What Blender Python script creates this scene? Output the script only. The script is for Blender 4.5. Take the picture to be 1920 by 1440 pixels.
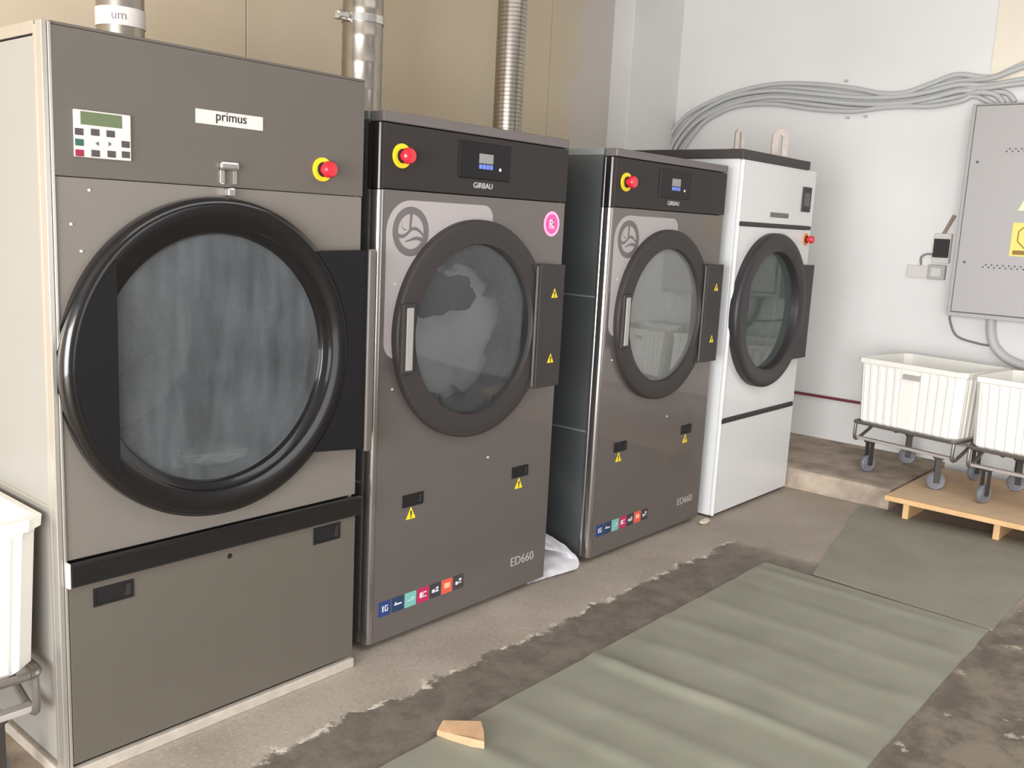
import bpy, bmesh, math, random
from mathutils import Vector, Matrix, noise
random.seed(7)
S = bpy.context.scene
for o in list(bpy.data.objects): bpy.data.objects.remove(o)
COL = S.collection
PI = math.pi

# ------------------------------------------------------------------ camera
def cam_setup():
    yaw, pitch, roll, f = 0.8656253613791566, -0.16924278267121415, 0.05047832663218528, 1766.16990571058
    cy, sy, cp, sp = math.cos(yaw), math.sin(yaw), math.cos(pitch), math.sin(pitch)
    fw = Vector((sy*cp, cy*cp, sp)); r = Vector((cy, -sy, 0)); u = r.cross(fw)
    cr, sr = math.cos(roll), math.sin(roll)
    r2 = cr*r + sr*u; u2 = -sr*r + cr*u
    cd = bpy.data.cameras.new('camera'); cd.sensor_width = 36; cd.lens = f/1920*36
    cd.clip_start = 0.05
    co = bpy.data.objects.new('camera', cd); COL.objects.link(co)
    M = Matrix((r2, u2, -fw)).transposed().to_4x4()
    M.translation = Vector((-0.36881788855432523, -2.5037468315538445, 1.6304476677665694))
    co.matrix_world = M
    S.camera = co
cam_setup()

# ------------------------------------------------------------------ light
def lin(c):
    c = c/255.0
    return c/12.92 if c <= .04045 else ((c+.055)/1.055)**2.4
def rgb(r, g, b): return (lin(r), lin(g), lin(b), 1)

w = bpy.data.worlds.new('world'); S.world = w; w.use_nodes = True
w.node_tree.nodes['Background'].inputs[0].default_value = (0.95, 0.97, 1.0, 1)
w.node_tree.nodes['Background'].inputs[1].default_value = 1.2

def area(name, loc, target, sx, sy, power, col=(1, 1, 1)):
    l = bpy.data.lights.new(name, 'AREA'); l.shape = 'RECTANGLE'; l.size = sx; l.size_y = sy
    l.energy = power; l.color = col
    o = bpy.data.objects.new(name, l); COL.objects.link(o); o.location = loc
    d = Vector(target)-Vector(loc)
    o.rotation_euler = d.to_track_quat('-Z', 'Y').to_euler()
    return o
area('doorway_daylight', (-3.6, -3.7, 1.4), (3.0, -0.6, 1.0), 4.6, 2.5, 540, (0.98, 0.99, 1.0))
area('side_door_daylight', (-4.4, -1.5, 1.35), (1.0, -1.2, 1.2), 2.6, 2.4, 175, (0.99, 0.995, 1.0))
area('front_fill', (3.6, -5.4, 1.35), (6.3, 0.2, .5), 2.6, 2.2, 40, (0.98, 0.99, 1.0))  # fill lamp added to lift the lower right wall, no window modelled
area('ceiling_fill', (2.6, -2.8, 3.9), (2.6, -2.8, 0), 4.5, 2.0, 75, (0.98, 0.99, 1.0))  # unseen overhead fill, added to even out walls and floor
S.view_settings.view_transform = 'Standard'
S.view_settings.look = 'None'
S.view_settings.exposure = 0.0
S.view_settings.gamma = 1.0
S.view_settings.use_curve_mapping = False

# ------------------------------------------------------------------ materials
MATS = {}
def mat(name, col, rough=.5, metal=0., coat=0., grain=0., gscale=30., bump=0., spec=None, emit=0.):
    if name in MATS: return MATS[name]
    m = bpy.data.materials.new(name); m.use_nodes = True; nt = m.node_tree; b = nt.nodes['Principled BSDF']
    b.inputs['Base Color'].default_value = col; b.inputs['Roughness'].default_value = rough
    b.inputs['Metallic'].default_value = metal; b.inputs['Coat Weight'].default_value = coat
    b.inputs['Coat Roughness'].default_value = .06
    if spec is not None: b.inputs['Specular IOR Level'].default_value = spec
    if emit: b.inputs['Emission Color'].default_value = col; b.inputs['Emission Strength'].default_value = emit
    tc = nt.nodes.new('ShaderNodeTexCoord')
    nz = nt.nodes.new('ShaderNodeTexNoise'); nz.inputs['Scale'].default_value = gscale; nz.inputs['Detail'].default_value = 4
    nt.links.new(tc.outputs['Object'], nz.inputs['Vector'])
    if grain:
        mx = nt.nodes.new('ShaderNodeMix'); mx.data_type = 'RGBA'; mx.blend_type = 'MIX'
        dk = tuple(c*(1-grain) for c in col[:3])+(1,); lt = tuple(min(1, c*(1+grain)) for c in col[:3])+(1,)
        mx.inputs[6].default_value = dk; mx.inputs[7].default_value = lt
        nt.links.new(nz.outputs['Fac'], mx.inputs[0]); nt.links.new(mx.outputs[2], b.inputs['Base Color'])
    if bump:
        bp = nt.nodes.new('ShaderNodeBump'); bp.inputs['Strength'].default_value = bump; bp.inputs['Distance'].default_value = .01
        nt.links.new(nz.outputs['Fac'], bp.inputs['Height']); nt.links.new(bp.outputs[0], b.inputs['Normal'])
    MATS[name] = m
    return m

def glass_mat(name, haze, hazecol, ior=1.6, streak=0.):
    m = bpy.data.materials.new(name); m.use_nodes = True; nt = m.node_tree; N = nt.nodes; L = nt.links
    N.remove(N['Principled BSDF']); out = N['Material Output']
    tr = N.new('ShaderNodeBsdfTransparent'); tr.inputs[0].default_value = (.88, .9, .9, 1)
    gl = N.new('ShaderNodeBsdfGlossy'); gl.inputs['Roughness'].default_value = .03
    df = N.new('ShaderNodeBsdfDiffuse'); df.inputs[0].default_value = hazecol
    fr = N.new('ShaderNodeFresnel'); fr.inputs[0].default_value = ior
    m1 = N.new('ShaderNodeMixShader'); L.new(fr.outputs[0], m1.inputs[0]); L.new(tr.outputs[0], m1.inputs[1]); L.new(gl.outputs[0], m1.inputs[2])
    m2 = N.new('ShaderNodeMixShader'); L.new(m1.outputs[0], m2.inputs[1]); L.new(df.outputs[0], m2.inputs[2])
    tc = N.new('ShaderNodeTexCoord'); mp = N.new('ShaderNodeMapping'); mp.inputs['Scale'].default_value = (14, 14, 2.2)
    nz = N.new('ShaderNodeTexNoise'); nz.inputs['Scale'].default_value = 1.6; nz.inputs['Detail'].default_value = 3
    L.new(tc.outputs['Object'], mp.inputs[0]); L.new(mp.outputs[0], nz.inputs[0])
    n2 = N.new('ShaderNodeTexNoise'); n2.inputs['Scale'].default_value = 4; n2.inputs['Detail'].default_value = 2
    L.new(tc.outputs['Object'], n2.inputs[0])
    ad = N.new('ShaderNodeMath'); ad.operation = 'ADD'; L.new(nz.outputs[0], ad.inputs[0]); L.new(n2.outputs[0], ad.inputs[1])
    mr = N.new('ShaderNodeMapRange'); mr.inputs[1].default_value = .6; mr.inputs[2].default_value = 1.4
    mr.inputs[3].default_value = haze*(1-streak); mr.inputs[4].default_value = haze*(1+streak)
    L.new(ad.outputs[0], mr.inputs[0]); L.new(mr.outputs[0], m2.inputs[0]); L.new(m2.outputs[0], out.inputs[0])
    return m

M_panel = mat('satin_grey_steel', rgb(106, 100, 93), .42, .25, grain=.04, gscale=6)
M_panel_mid = mat('satin_light_grey_steel', rgb(130, 123, 116), .4, .25, grain=.05, gscale=5)
M_panel_low = mat('satin_taupe_steel', rgb(106, 100, 91), .42, .25, grain=.05, gscale=5)
M_side = mat('pale_grey_side_steel', rgb(160, 157, 151), .45, .2, grain=.04, gscale=4)
M_alu = mat('aluminium_profile', rgb(205, 200, 192), .3, .75, grain=.05)
M_post = mat('polished_post', rgb(170, 165, 162), .2, .9)
M_g2post = mat('dark_post', rgb(70, 66, 66), .2, .8)
M_dust = mat('dusty_aluminium', rgb(190, 180, 168), .6, .2, grain=.25, gscale=25)
M_black = mat('gloss_black_rubber', rgb(15, 13, 14), .22, 0, coat=.6, grain=.2, gscale=20)
M_flatblack = mat('flat_black_plate', rgb(20, 19, 21), .5, 0, spec=.3)
M_void = mat('black_recess', rgb(18, 17, 18), .6)
M_g2 = mat('graphite_front', rgb(110, 103, 100), .38, .35, coat=.35, grain=.03, gscale=5)
M_g2head = mat('dark_graphite_header', rgb(52, 48, 47), .5, 0, grain=.05, spec=.25)
M_g2cap = mat('grey_cap', rgb(118, 111, 110), .4, .3)
M_ring2 = mat('dark_grey_door_ring', rgb(58, 54, 52), .5, 0, grain=.05, spec=.3)
M_sidedark = mat('dark_zinc_side', rgb(96, 99, 100), .3, .45, grain=.12, gscale=3)
M_seam = mat('pale_seam', rgb(150, 160, 158), .4, .5)
M_white2 = mat('pale_front_print', rgb(172, 164, 164), .45, 0, grain=.02)
M_mark = mat('grey_emblem_print', rgb(108, 102, 101), .5)
M_white = mat('white_enamel', rgb(226, 226, 225), .32, 0, coat=.3, grain=.02, gscale=3)
M_lid = mat('black_board', rgb(62, 57, 56), .5)
M_blk4 = mat('dark_charcoal_trim', rgb(48, 44, 46), .45)
M_yellow = mat('warning_yellow', rgb(245, 215, 40), .45)
M_red = mat('stop_red', rgb(215, 40, 55), .3, coat=.4)
M_orange = mat('stop_orange', rgb(235, 130, 60), .4)
M_ink = mat('black_ink', rgb(35, 33, 34), .6)
M_lcd = mat('green_display', rgb(98, 110, 78), .25)
M_paper = mat('white_label', rgb(214, 208, 203), .5)
M_key = mat('grey_key_print', rgb(78, 72, 70), .5)
M_duct = mat('galvanised_duct', rgb(168, 160, 150), .27, .95, grain=.03, gscale=4)
M_chrome = mat('bright_steel', rgb(215, 212, 208), .18, .9)
M_conduit = mat('grey_plastic_conduit', rgb(192, 192, 190), .5, 0, grain=.06, gscale=60)
M_cab = mat('light_grey_cabinet', rgb(178, 174, 173), .42, 0, grain=.02)
M_line = mat('dark_gap', rgb(96, 92, 88), .6)
M_tub = mat('white_plastic_tub', rgb(246, 243, 236), .4, 0, grain=.02)
M_tube = mat('grey_steel_tube', rgb(120, 114, 108), .35, .5, grain=.1)
M_wheel = mat('grey_rubber_wheel', rgb(118, 120, 126), .5, grain=.1)
M_fork = mat('dark_caster_fork', rgb(78, 74, 72), .4, .5)
M_wood = mat('pale_pine', rgb(226, 184, 132), .6, 0, grain=.2, gscale=12)
M_ply = mat('plywood', rgb(218, 188, 154), .65, 0, grain=.15, gscale=8)
M_redpipe = mat('dark_red_pipe', rgb(120, 55, 62), .4)
M_drum = mat('drum_steel', rgb(150, 152, 155), .45, .6, grain=.25, gscale=40, bump=.3)
M_cloth = mat('white_laundry', rgb(236, 242, 250), .9, 0, bump=.4, gscale=18, grain=.08)
M_refldark = mat('dark_reflection', rgb(24, 17, 22), .9, 0, bump=.15, gscale=6, grain=.3)  # dark tone of the reflection in dryer 2's door
M_reflpale = mat('pale_reflection', rgb(228, 229, 236), .9, 0, bump=.2, gscale=7, grain=.15)  # pale tone of the reflections in dryer 2's door
M_gl1 = glass_mat('hazy_door_glass', .27, rgb(142, 147, 152), 1.7, .5)
M_gl2 = glass_mat('door_glass', .11, rgb(150, 153, 158), 1.62, .35)
M_gl3 = glass_mat('clear_door_glass', .34, rgb(176, 178, 174), 2.6, .1)  # pale haze mixed in to stand for the bright reflection of wall and carts
M_gl4 = glass_mat('tinted_door_glass', .30, rgb(128, 140, 134), 2.1, .1)

# ------------------------------------------------------------------ object helpers
def link(o, parent=None):
    COL.objects.link(o)
    if parent: o.parent = parent
    return o
def thing(name, label, cat, loc=(0, 0, 0), rz=0, group=None):
    o = bpy.data.objects.new(name, None); o.empty_display_size = .1
    COL.objects.link(o); o.location = loc; o.rotation_euler = (0, 0, rz)
    o['label'] = label; o['category'] = cat
    if group: o['group'] = group
    return o
def tag(o, label, cat, group=None):
    o['label'] = label; o['category'] = cat
    if group: o['group'] = group
    return o

class MB:
    def __init__(s): s.b = bmesh.new()
    def box(s, x0, x1, y0, y1, z0, z1, bev=0., seg=2):
        t = bmesh.new()
        bmesh.ops.create_cube(t, size=1)
        for v in t.verts:
            v.co = Vector(((x0+x1)/2+v.co.x*(x1-x0), (y0+y1)/2+v.co.y*(y1-y0), (z0+z1)/2+v.co.z*(z1-z0)))
        if bev: bmesh.ops.bevel(t, geom=list(t.edges), offset=bev, segments=seg, affect='EDGES', profile=.5)
        s._add(t); return s
    def _add(s, t):
        me = bpy.data.meshes.new('tmp'); t.to_mesh(me); t.free(); s.b.from_mesh(me); bpy.data.meshes.remove(me)
    def raw(s, verts, faces):
        vs = [s.b.verts.new(v) for v in verts]
        for f in faces:
            try: s.b.faces.new([vs[i] for i in f])
            except ValueError: pass
        return s
    def prism_y(s, pts, y0, y1):
        """polygon given in x,z (counter-clockwise seen from -y) extruded from y0 (front) to y1"""
        n = len(pts)
        V = [(p[0], y0, p[1]) for p in pts]+[(p[0], y1, p[1]) for p in pts]
        F = [tuple(range(n)), tuple(range(2*n-1, n-1, -1))]+[(i, i+n, (i+1) % n+n, (i+1) % n) for i in range(n)]
        return s.raw(V, F)
    def lathe_y(s, prof, cx, cz, n=72, smooth=True, a0=0., a1=2*PI):
        """prof: list of (radius, y); revolved about the y axis through cx,cz"""
        full = abs(a1-a0-2*PI) < 1e-6; m = n if full else n+1
        V = []
        for i in range(m):
            a = a0+(a1-a0)*i/n
            for r, y in prof: V.append((cx+r*math.cos(a), y, cz+r*math.sin(a)))
        k = len(prof); F = []
        for i in range(n):
            j = (i+1) % m
            for q in range(k-1): F.append((i*k+q, j*k+q, j*k+q+1, i*k+q+1))
        s.raw(V, F); return s
    def lathe_z(s, prof, cx, cy, n=40):
        V = []; k = len(prof)
        for i in range(n):
            a = 2*PI*i/n
            for r, z in prof: V.append((cx+r*math.cos(a), cy+r*math.sin(a), z))
        s.raw(V, [(i*k+q, ((i+1) % n)*k+q, ((i+1) % n)*k+q+1, i*k+q+1) for i in range(n) for q in range(k-1)]); return s
    def tube(s, pts, r, n=10, cap=True):
        P = [Vector(p) for p in pts]; V = []; up = None
        for i, p in enumerate(P):
            d = (P[min(i+1, len(P)-1)]-P[max(i-1, 0)]).normalized()
            if up is None: up = Vector((0, 0, 1)) if abs(d.z) < .9 else Vector((1, 0, 0))
            a = d.cross(up).normalized(); up = a.cross(d).normalized()
            for k in range(n):
                t = 2*PI*k/n; V.append(p+r*(math.cos(t)*a+math.sin(t)*up))
        F = [(i*n+k, i*n+(k+1) % n, (i+1)*n+(k+1) % n, (i+1)*n+k) for i in range(len(P)-1) for k in range(n)]
        if cap: F += [tuple(range(n-1, -1, -1)), tuple(range((len(P)-1)*n, len(P)*n))]
        s.raw(V, F); return s
    def build(s, name, m, parent=None, smooth=False, weld=False):
        if weld: bmesh.ops.remove_doubles(s.b, verts=s.b.verts, dist=1e-5)
        bmesh.ops.recalc_face_normals(s.b, faces=s.b.faces)
        me = bpy.data.meshes.new(name)
        s.b.to_mesh(me); s.b.free(); me.materials.append(m)
        if name == 'door_glass' and sum(p.normal.y for p in me.polygons) > 0: me.flip_normals()
        if smooth:
            for p in me.polygons: p.use_smooth = True
            me.set_sharp_from_angle(angle=math.radians(38))
        o = bpy.data.objects.new(name, me); link(o, parent); return o

def smoothpath(pts, k=8):
    P = [Vector(p) for p in pts]; out = []
    for i in range(len(P)-1):
        p0 = P[max(i-1, 0)]; p1 = P[i]; p2 = P[i+1]; p3 = P[min(i+2, len(P)-1)]
        for j in range(k):
            t = j/k
            out.append(.5*((2*p1)+(-p0+p2)*t+(2*p0-5*p1+4*p2-p3)*t*t+(-p0+3*p1-3*p2+p3)*t**3))
    out.append(P[-1]); return out

def plate_hole(mb, x0, x1, z0, z1, cx, cz, r, y0, y1, n=96):
    """rectangular plate (front y0, back y1) with a round hole"""
    ang = [2*PI*i/n for i in range(n)]
    for X, Z in ((x0, z0), (x1, z0), (x1, z1), (x0, z1)): ang.append(math.atan2(Z-cz, X-cx) % (2*PI))
    ang = sorted(set(round(a, 6) for a in ang)); k = len(ang); V = []
    for a in ang:
        c, s_ = math.cos(a), math.sin(a); t = 1e9
        if c > 1e-9: t = min(t, (x1-cx)/c)
        if c < -1e-9: t = min(t, (x0-cx)/c)
        if s_ > 1e-9: t = min(t, (z1-cz)/s_)
        if s_ < -1e-9: t = min(t, (z0-cz)/s_)
        ox, oz = cx+t*c, cz+t*s_; ix, iz = cx+r*c, cz+r*s_
        V += [(ox, y0, oz), (ix, y0, iz), (ix, y1, iz), (ox, y1, oz)]
    F = []
    for i in range(k):
        j = (i+1) % k
        for q in range(4): F.append((i*4+q, j*4+q, j*4+(q+1) % 4, i*4+(q+1) % 4))
    mb.raw(V, F); return mb

def text_part(name, s, size, m, parent, loc, rot=(PI/2, 0, 0), ext=.0006, align='LEFT', sx=1.):
    cu = bpy.data.curves.new(name, 'FONT'); cu.body = s; cu.size = size; cu.extrude = ext; cu.align_x = align
    t = bpy.data.objects.new('tmp_text', cu); COL.objects.link(t)
    dg = bpy.context.evaluated_depsgraph_get(); me = bpy.data.meshes.new_from_object(t.evaluated_get(dg))
    bpy.data.objects.remove(t); me.materials.clear(); me.materials.append(m)
    R = Matrix.Translation(Vector(loc)) @ Matrix.Rotation(rot[2], 4, 'Z') @ Matrix.Rotation(rot[0], 4, 'X') @ Matrix.Scale(sx, 4, (1, 0, 0))
    me.transform(R)
    o = bpy.data.objects.new(name, me); link(o, parent); return o

def rrect(x0, x1, z0, z1, r, n=6):
    """rounded rectangle outline; r = (bl, br, tr, tl)"""
    if not isinstance(r, tuple): r = (r,)*4
    P = []
    for (cx, cz, a, rr) in ((x0+r[0], z0+r[0], PI, r[0]), (x1-r[1], z0+r[1], 1.5*PI, r[1]), (x1-r[2], z1-r[2], 0, r[2]), (x0+r[3], z1-r[3], .5*PI, r[3])):
        for i in range(n+1):
            t = a+.5*PI*i/n; P.append((cx+rr*math.cos(t), cz+rr*math.sin(t)))
    return P
def disc(cx, cz, r, n=40): return [(cx+r*math.cos(2*PI*i/n), cz+r*math.sin(2*PI*i/n)) for i in range(n)]

def e_stop(root, x, z, y, r=.034, knob=.023, disc_mat=M_yellow):
    base = MB().lathe_y([(0, y-.006), (r, y-.006), (r*1.02, y-.004), (r*1.02, y+.002)], x, z, 36).build('stop_disc', disc_mat, root, True)
    base['label'] = 'yellow disc round the emergency stop button' if disc_mat is M_yellow else 'orange disc round the emergency stop button'
    kn = MB().lathe_y([(knob*.62, y-.004), (knob*.62, y-.026), (knob, y-.03), (knob*1.02, y-.044), (knob*.8, y-.052), (0, y-.054)], x, z, 32).build('stop_button', M_red, root, True)
    kn['label'] = 'red mushroom emergency stop button'
    MB().lathe_y([(knob*.9, y-.0055), (knob*.9, y-.012), (knob*.6, y-.012)], x, z, 28).build('stop_collar', M_ink, root, True)

def tri_sticker(root, x, z, y, s=.042):
    h = s*.95
    o = MB().prism_y([(x-s/2, z), (x+s/2, z), (x, z+h)], y-.0012, y+.0005).build('warning_sticker', M_yellow, root)
    MB().prism_y([(x-.003, z+h*.28), (x+.003, z+h*.28), (x+.004, z+h*.68), (x-.004, z+h*.68)], y-.0018, y-.001).prism_y(disc(x, z+h*.16, .0034, 10), y-.0018, y-.001).build('warning_mark', M_ink, o)
    return o

def recess_handle(root, x0, x1, z0, z1, y):
    h = MB()
    t = .006
    h.box(x0, x1, y-.004, y+.004, z1-t, z1).box(x0, x1, y-.004, y+.004, z0, z0+t).box(x0, x0+t, y-.004, y+.004, z0+t, z1-t).box(x1-t, x1, y-.004, y+.004, z0+t, z1-t)
    h.box(x0+t, x1-t, y-.0015, y+.003, z0+t, z1-t)
    o = h.build('recessed_handle', M_void, root)
    MB().raw([(x1-t-.022, y-.002, z0+t+.003), (x1-t-.002, y-.002, z0+t+.003), (x1-t-.002, y-.004, z1-t-.003), (x1-t-.016, y-.004, z1-t-.003)], [(0, 1, 2, 3)]).build('finger_catch', M_blk4, o)
    return o

def screw(root, x, z, y, r=.006):
    return MB().lathe_y([(0, y-.003), (r*.7, y-.003), (r, y)], x, z, 12).build('screw', M_paper, root, True)

def drum(root, cx, cz, r, y0, y1):
    MB().lathe_y([(r+.012, y0), (r, y0+.01), (r, y1), (r*.7, y1+.05), (0, y1+.06)], cx, cz, 64).build('drum', M_drum, root, True)
    for k in range(3):
        a = .4+k*2*PI/3
        c, s_ = math.cos(a), math.sin(a); R = r-.004; i = r-.07; hw = .03
        P = [(cx+R*c-hw*s_, cz+R*s_+hw*c), (cx+R*c+hw*s_, cz+R*s_-hw*c), (cx+i*c, cz+i*s_)]
        MB().prism_y(P, y0+.1, y1-.02).build('drum_rib', M_drum, root)

def duct(name, label, x, y, r, z0, z1, spiral=0., amp=.002):
    t = thing(name, label, 'duct', (x, y, z0), 0)
    prof = []; z = 0.; H = z1-z0
    if spiral:
        n = int(H/spiral)
        for i in range(n):
            prof += [(r, i*spiral), (r, i*spiral+spiral*.70), (r+amp, i*spiral+spiral*.78), (r+amp, i*spiral+spiral*.90)]
        prof.append((r, H))
    else: prof = [(r, 0), (r, H)]
    MB().lathe_z(prof, 0, 0, 48).build('pipe', M_duct, t, True)
    return t

# ------------------------------------------------------------------ room shell
WX, WY, PY, PX, STEP = 6.53, 1.93, 1.747, 5.83, .13
def node_floor():
    m = bpy.data.materials.new('worn_terrazzo'); m.use_nodes = True; nt = m.node_tree; N = nt.nodes; L = nt.links; b = N['Principled BSDF']
    tc = N.new('ShaderNodeTexCoord')
    def noise_(sc, det=4, rough=.6, out='Fac'):
        n = N.new('ShaderNodeTexNoise'); n.inputs['Scale'].default_value = sc; n.inputs['Detail'].default_value = det; n.inputs['Roughness'].default_value = rough
        L.new(tc.outputs['Object'], n.inputs['Vector']); return n.outputs[out]
    def math_(op, a, b_=None, clamp=False):
        n = N.new('ShaderNodeMath'); n.operation = op; n.use_clamp = clamp
        for i, v in enumerate((a, b_)):
            if v is None: continue
            if isinstance(v, (int, float)): n.inputs[i].default_value = v
            else: L.new(v, n.inputs[i])
        return n.outputs[0]
    def smooth(v, lo, hi):
        n = N.new('ShaderNodeMapRange'); n.interpolation_type = 'SMOOTHSTEP'; n.inputs[1].default_value = lo; n.inputs[2].default_value = hi
        L.new(v, n.inputs[0]); return n.outputs[0]
    def mix(f, a, c):
        n = N.new('ShaderNodeMix'); n.data_type = 'RGBA'
        if isinstance(f, float): n.inputs[0].default_value = f
        else: L.new(f, n.inputs[0])
        for i, v in ((6, a), (7, c)):
            if isinstance(v, tuple): n.inputs[i].default_value = v
            else: L.new(v, n.inputs[i])
        return n.outputs[2]
    sp = N.new('ShaderNodeSeparateXYZ'); L.new(tc.outputs['Object'], sp.inputs[0]); X, Y = sp.outputs[0], sp.outputs[1]
    # terrazzo
    big = noise_(2.2); fine = noise_(70, 3, .7)
    vo = N.new('ShaderNodeTexVoronoi'); vo.inputs['Scale'].default_value = 95; L.new(tc.outputs['Object'], vo.inputs['Vector'])
    ter = mix(smooth(big, .3, .7), rgb(158, 146, 133), rgb(178, 166, 153))
    ter = mix(math_('MULTIPLY', smooth(fine, .5, .72), .45), ter, rgb(205, 195, 182))
    ter = mix(math_('MULTIPLY', smooth(noise_(55, 3, .7), .56, .7), .4), ter, rgb(118, 104, 94))
    # worn dark band in front of the machines and beyond
    n1 = noise_(5, 6, .65); yy = math_('ADD', Y, math_('MULTIPLY', math_('SUBTRACT', n1, .5), .22))
    dark = mix(smooth(noise_(9, 6, .7), .35, .65), rgb(106, 96, 86), rgb(128, 117, 106))
    dark = mix(math_('MULTIPLY', smooth(noise_(28, 5, .7), .58, .72), .5), dark, rgb(158, 146, 130))
    band = math_('SUBTRACT', 1., smooth(yy, -.30, -.275))
    xlim = math_('SUBTRACT', 1., smooth(math_('ADD', X, math_('MULTIPLY', n1, .3)), 4.2, 4.35))
    band = math_('MULTIPLY', band, xlim)
    c = mix(band, ter, dark)
    # chipped pale rim of the band
    rim = math_('MULTIPLY', smooth(yy, -.305, -.29), math_('SUBTRACT', 1., smooth(yy, -.285, -.265)))
    rim = math_('MULTIPLY', math_('MULTIPLY', rim, smooth(noise_(16, 4, .6), .5, .58)), xlim)
    c = mix(rim, c, rgb(214, 203, 186))
    # dusty end by the step
    c = mix(math_('MULTIPLY', smooth(X, 3.9, 4.5), .5), c, rgb(150, 138, 124))
    # dirt beyond the mats and by the left end
    far = math_('SUBTRACT', 1., smooth(Y, -1.68, -1.60))
    dirt = mix(smooth(noise_(4, 6, .7), .4, .6), rgb(98, 87, 77), rgb(130, 119, 104))
    dirt = mix(smooth(noise_(6.5, 5, .65), .6, .66), dirt, rgb(176, 163, 143))
    c = mix(far, c, dirt)
    lf = math_('SUBTRACT', 1., smooth(math_('ADD', X, math_('MULTIPLY', n1, .3)), .75, .95))
    c = mix(lf, c, mix(smooth(noise_(6, 4), .4, .65), rgb(124, 106, 92), rgb(168, 154, 128)))
    L.new(c, b.inputs['Base Color']); b.inputs['Roughness'].default_value = .7
    bp = N.new('ShaderNodeBump'); bp.inputs['Strength'].default_value = .35; bp.inputs['Distance'].default_value = .008
    hh = math_('SUBTRACT', math_('MULTIPLY', noise_(40, 4), .5), math_('MULTIPLY', band, .6)); L.new(hh, bp.inputs['Height']); L.new(bp.outputs[0], b.inputs['Normal'])
    return m
def wall_mat(name, a, b_, scale=1.5, bump=.05, rough=.75, smear=None):
    m = bpy.data.materials.new(name); m.use_nodes = True; nt = m.node_tree; N = nt.nodes; L = nt.links; b = N['Principled BSDF']
    tc = N.new('ShaderNodeTexCoord'); n = N.new('ShaderNodeTexNoise'); n.inputs['Scale'].default_value = scale; n.inputs['Detail'].default_value = 5
    L.new(tc.outputs['Object'], n.inputs['Vector'])
    mr = N.new('ShaderNodeMapRange'); mr.inputs[1].default_value = .35; mr.inputs[2].default_value = .65; L.new(n.outputs[0], mr.inputs[0])
    mx = N.new('ShaderNodeMix'); mx.data_type = 'RGBA'; mx.inputs[6].default_value = a; mx.inputs[7].default_value = b_; L.new(mr.outputs[0], mx.inputs[0])
    col = mx.outputs[2]
    if smear:
        sp = N.new('ShaderNodeSeparateXYZ'); L.new(tc.outputs['Object'], sp.inputs[0])
        ad = N.new('ShaderNodeMath'); ad.operation = 'MULTIPLY_ADD'; n3 = N.new('ShaderNodeTexNoise'); n3.inputs['Scale'].default_value = 4; n3.inputs['Detail'].default_value = 5
        L.new(tc.outputs['Object'], n3.inputs['Vector']); L.new(n3.outputs[0], ad.inputs[0]); ad.inputs[1].default_value = .5; L.new(sp.outputs[0], ad.inputs[2])
        m2 = N.new('ShaderNodeMapRange'); m2.inputs[1].default_value = smear[0]; m2.inputs[2].default_value = smear[1]; L.new(ad.outputs[0], m2.inputs[0])
        x2 = N.new('ShaderNodeMix'); x2.data_type = 'RGBA'; L.new(m2.outputs[0], x2.inputs[0]); L.new(col, x2.inputs[6]); x2.inputs[7].default_value = smear[2]; col = x2.outputs[2]
    L.new(col, b.inputs['Base Color']); b.inputs['Roughness'].default_value = rough
    n2 = N.new('ShaderNodeTexNoise'); n2.inputs['Scale'].default_value = 18; L.new(tc.outputs['Object'], n2.inputs['Vector'])
    bp = N.new('ShaderNodeBump'); bp.inputs['Strength'].default_value = bump; L.new(n2.outputs[0], bp.inputs['Height']); L.new(bp.outputs[0], b.inputs['Normal'])
    return m
W_beige = wall_mat('beige_wall_panel', rgb(204, 186, 158), rgb(211, 194, 168), 1.2, .03, .6)
W_beige_end = wall_mat('beige_wall_panel_smeared', rgb(200, 183, 156), rgb(208, 192, 166), 1.2, .03, .6, (5.50, 5.75, rgb(200, 192, 184)))
W_white = wall_mat('white_plaster', rgb(226, 224, 222), rgb(233, 231, 229), .9, .06)
W_pillar = wall_mat('white_pillar_plaster', rgb(222, 220, 217), rgb(230, 228, 225), 1.2, .06)
W_grey = wall_mat('grey_plaster', rgb(150, 148, 144), rgb(165, 162, 158), 1., .05)
W_conc = wall_mat('rough_concrete', rgb(148, 133, 120), rgb(190, 174, 156), 6., .6, .85)
W_conctop = wall_mat('dusty_concrete', rgb(138, 124, 112), rgb(172, 158, 144), 5., .4, .85)
def struct(name, mb, m, parent=None, smooth=False):
    o = mb.build(name, m, parent, smooth)
    if parent is None: o['kind'] = 'structure'
    return o
X0, Y0, H = -4.6, -5.6, 4.0
struct('floor', MB().box(X0, WX+.2, Y0, WY+.2, -.1, 0), node_floor())
struct('ceiling', MB().box(X0, WX+.2, Y0, WY+.2, H, H+.1), W_grey)
wb = struct('wall_back', MB().box(X0, WX+.2, WY+.06, WY+.2, 0, H), W_beige)
# beige sandwich panels with real joints between them
edges = [X0, -1.2, .69, 2.575, 5.08, PX]
for i in range(len(edges)-1):
    MB().box(edges[i]+.003, edges[i+1]-.003, WY, WY+.06, 0, H, .002, 1).build('wall_panel', W_beige_end if i == 4 else W_beige, wb)
struct('wall_right', MB().box(WX, WX+.2, Y0, PY, 0, H), W_white)
struct('trim_1', MB().box(PX, WX+.2, PY, WY+.06, 0, H, .004, 1), W_pillar)
struct('wall_front', MB().box(X0, WX+.2, Y0-.2, Y0, 0, H), W_grey)
struct('trim_2', MB().box(WX-.012, WX, -3.2, -.625, 2.70, H), wall_mat('cream_board', rgb(236, 226, 208), rgb(242, 233, 216)))
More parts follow.
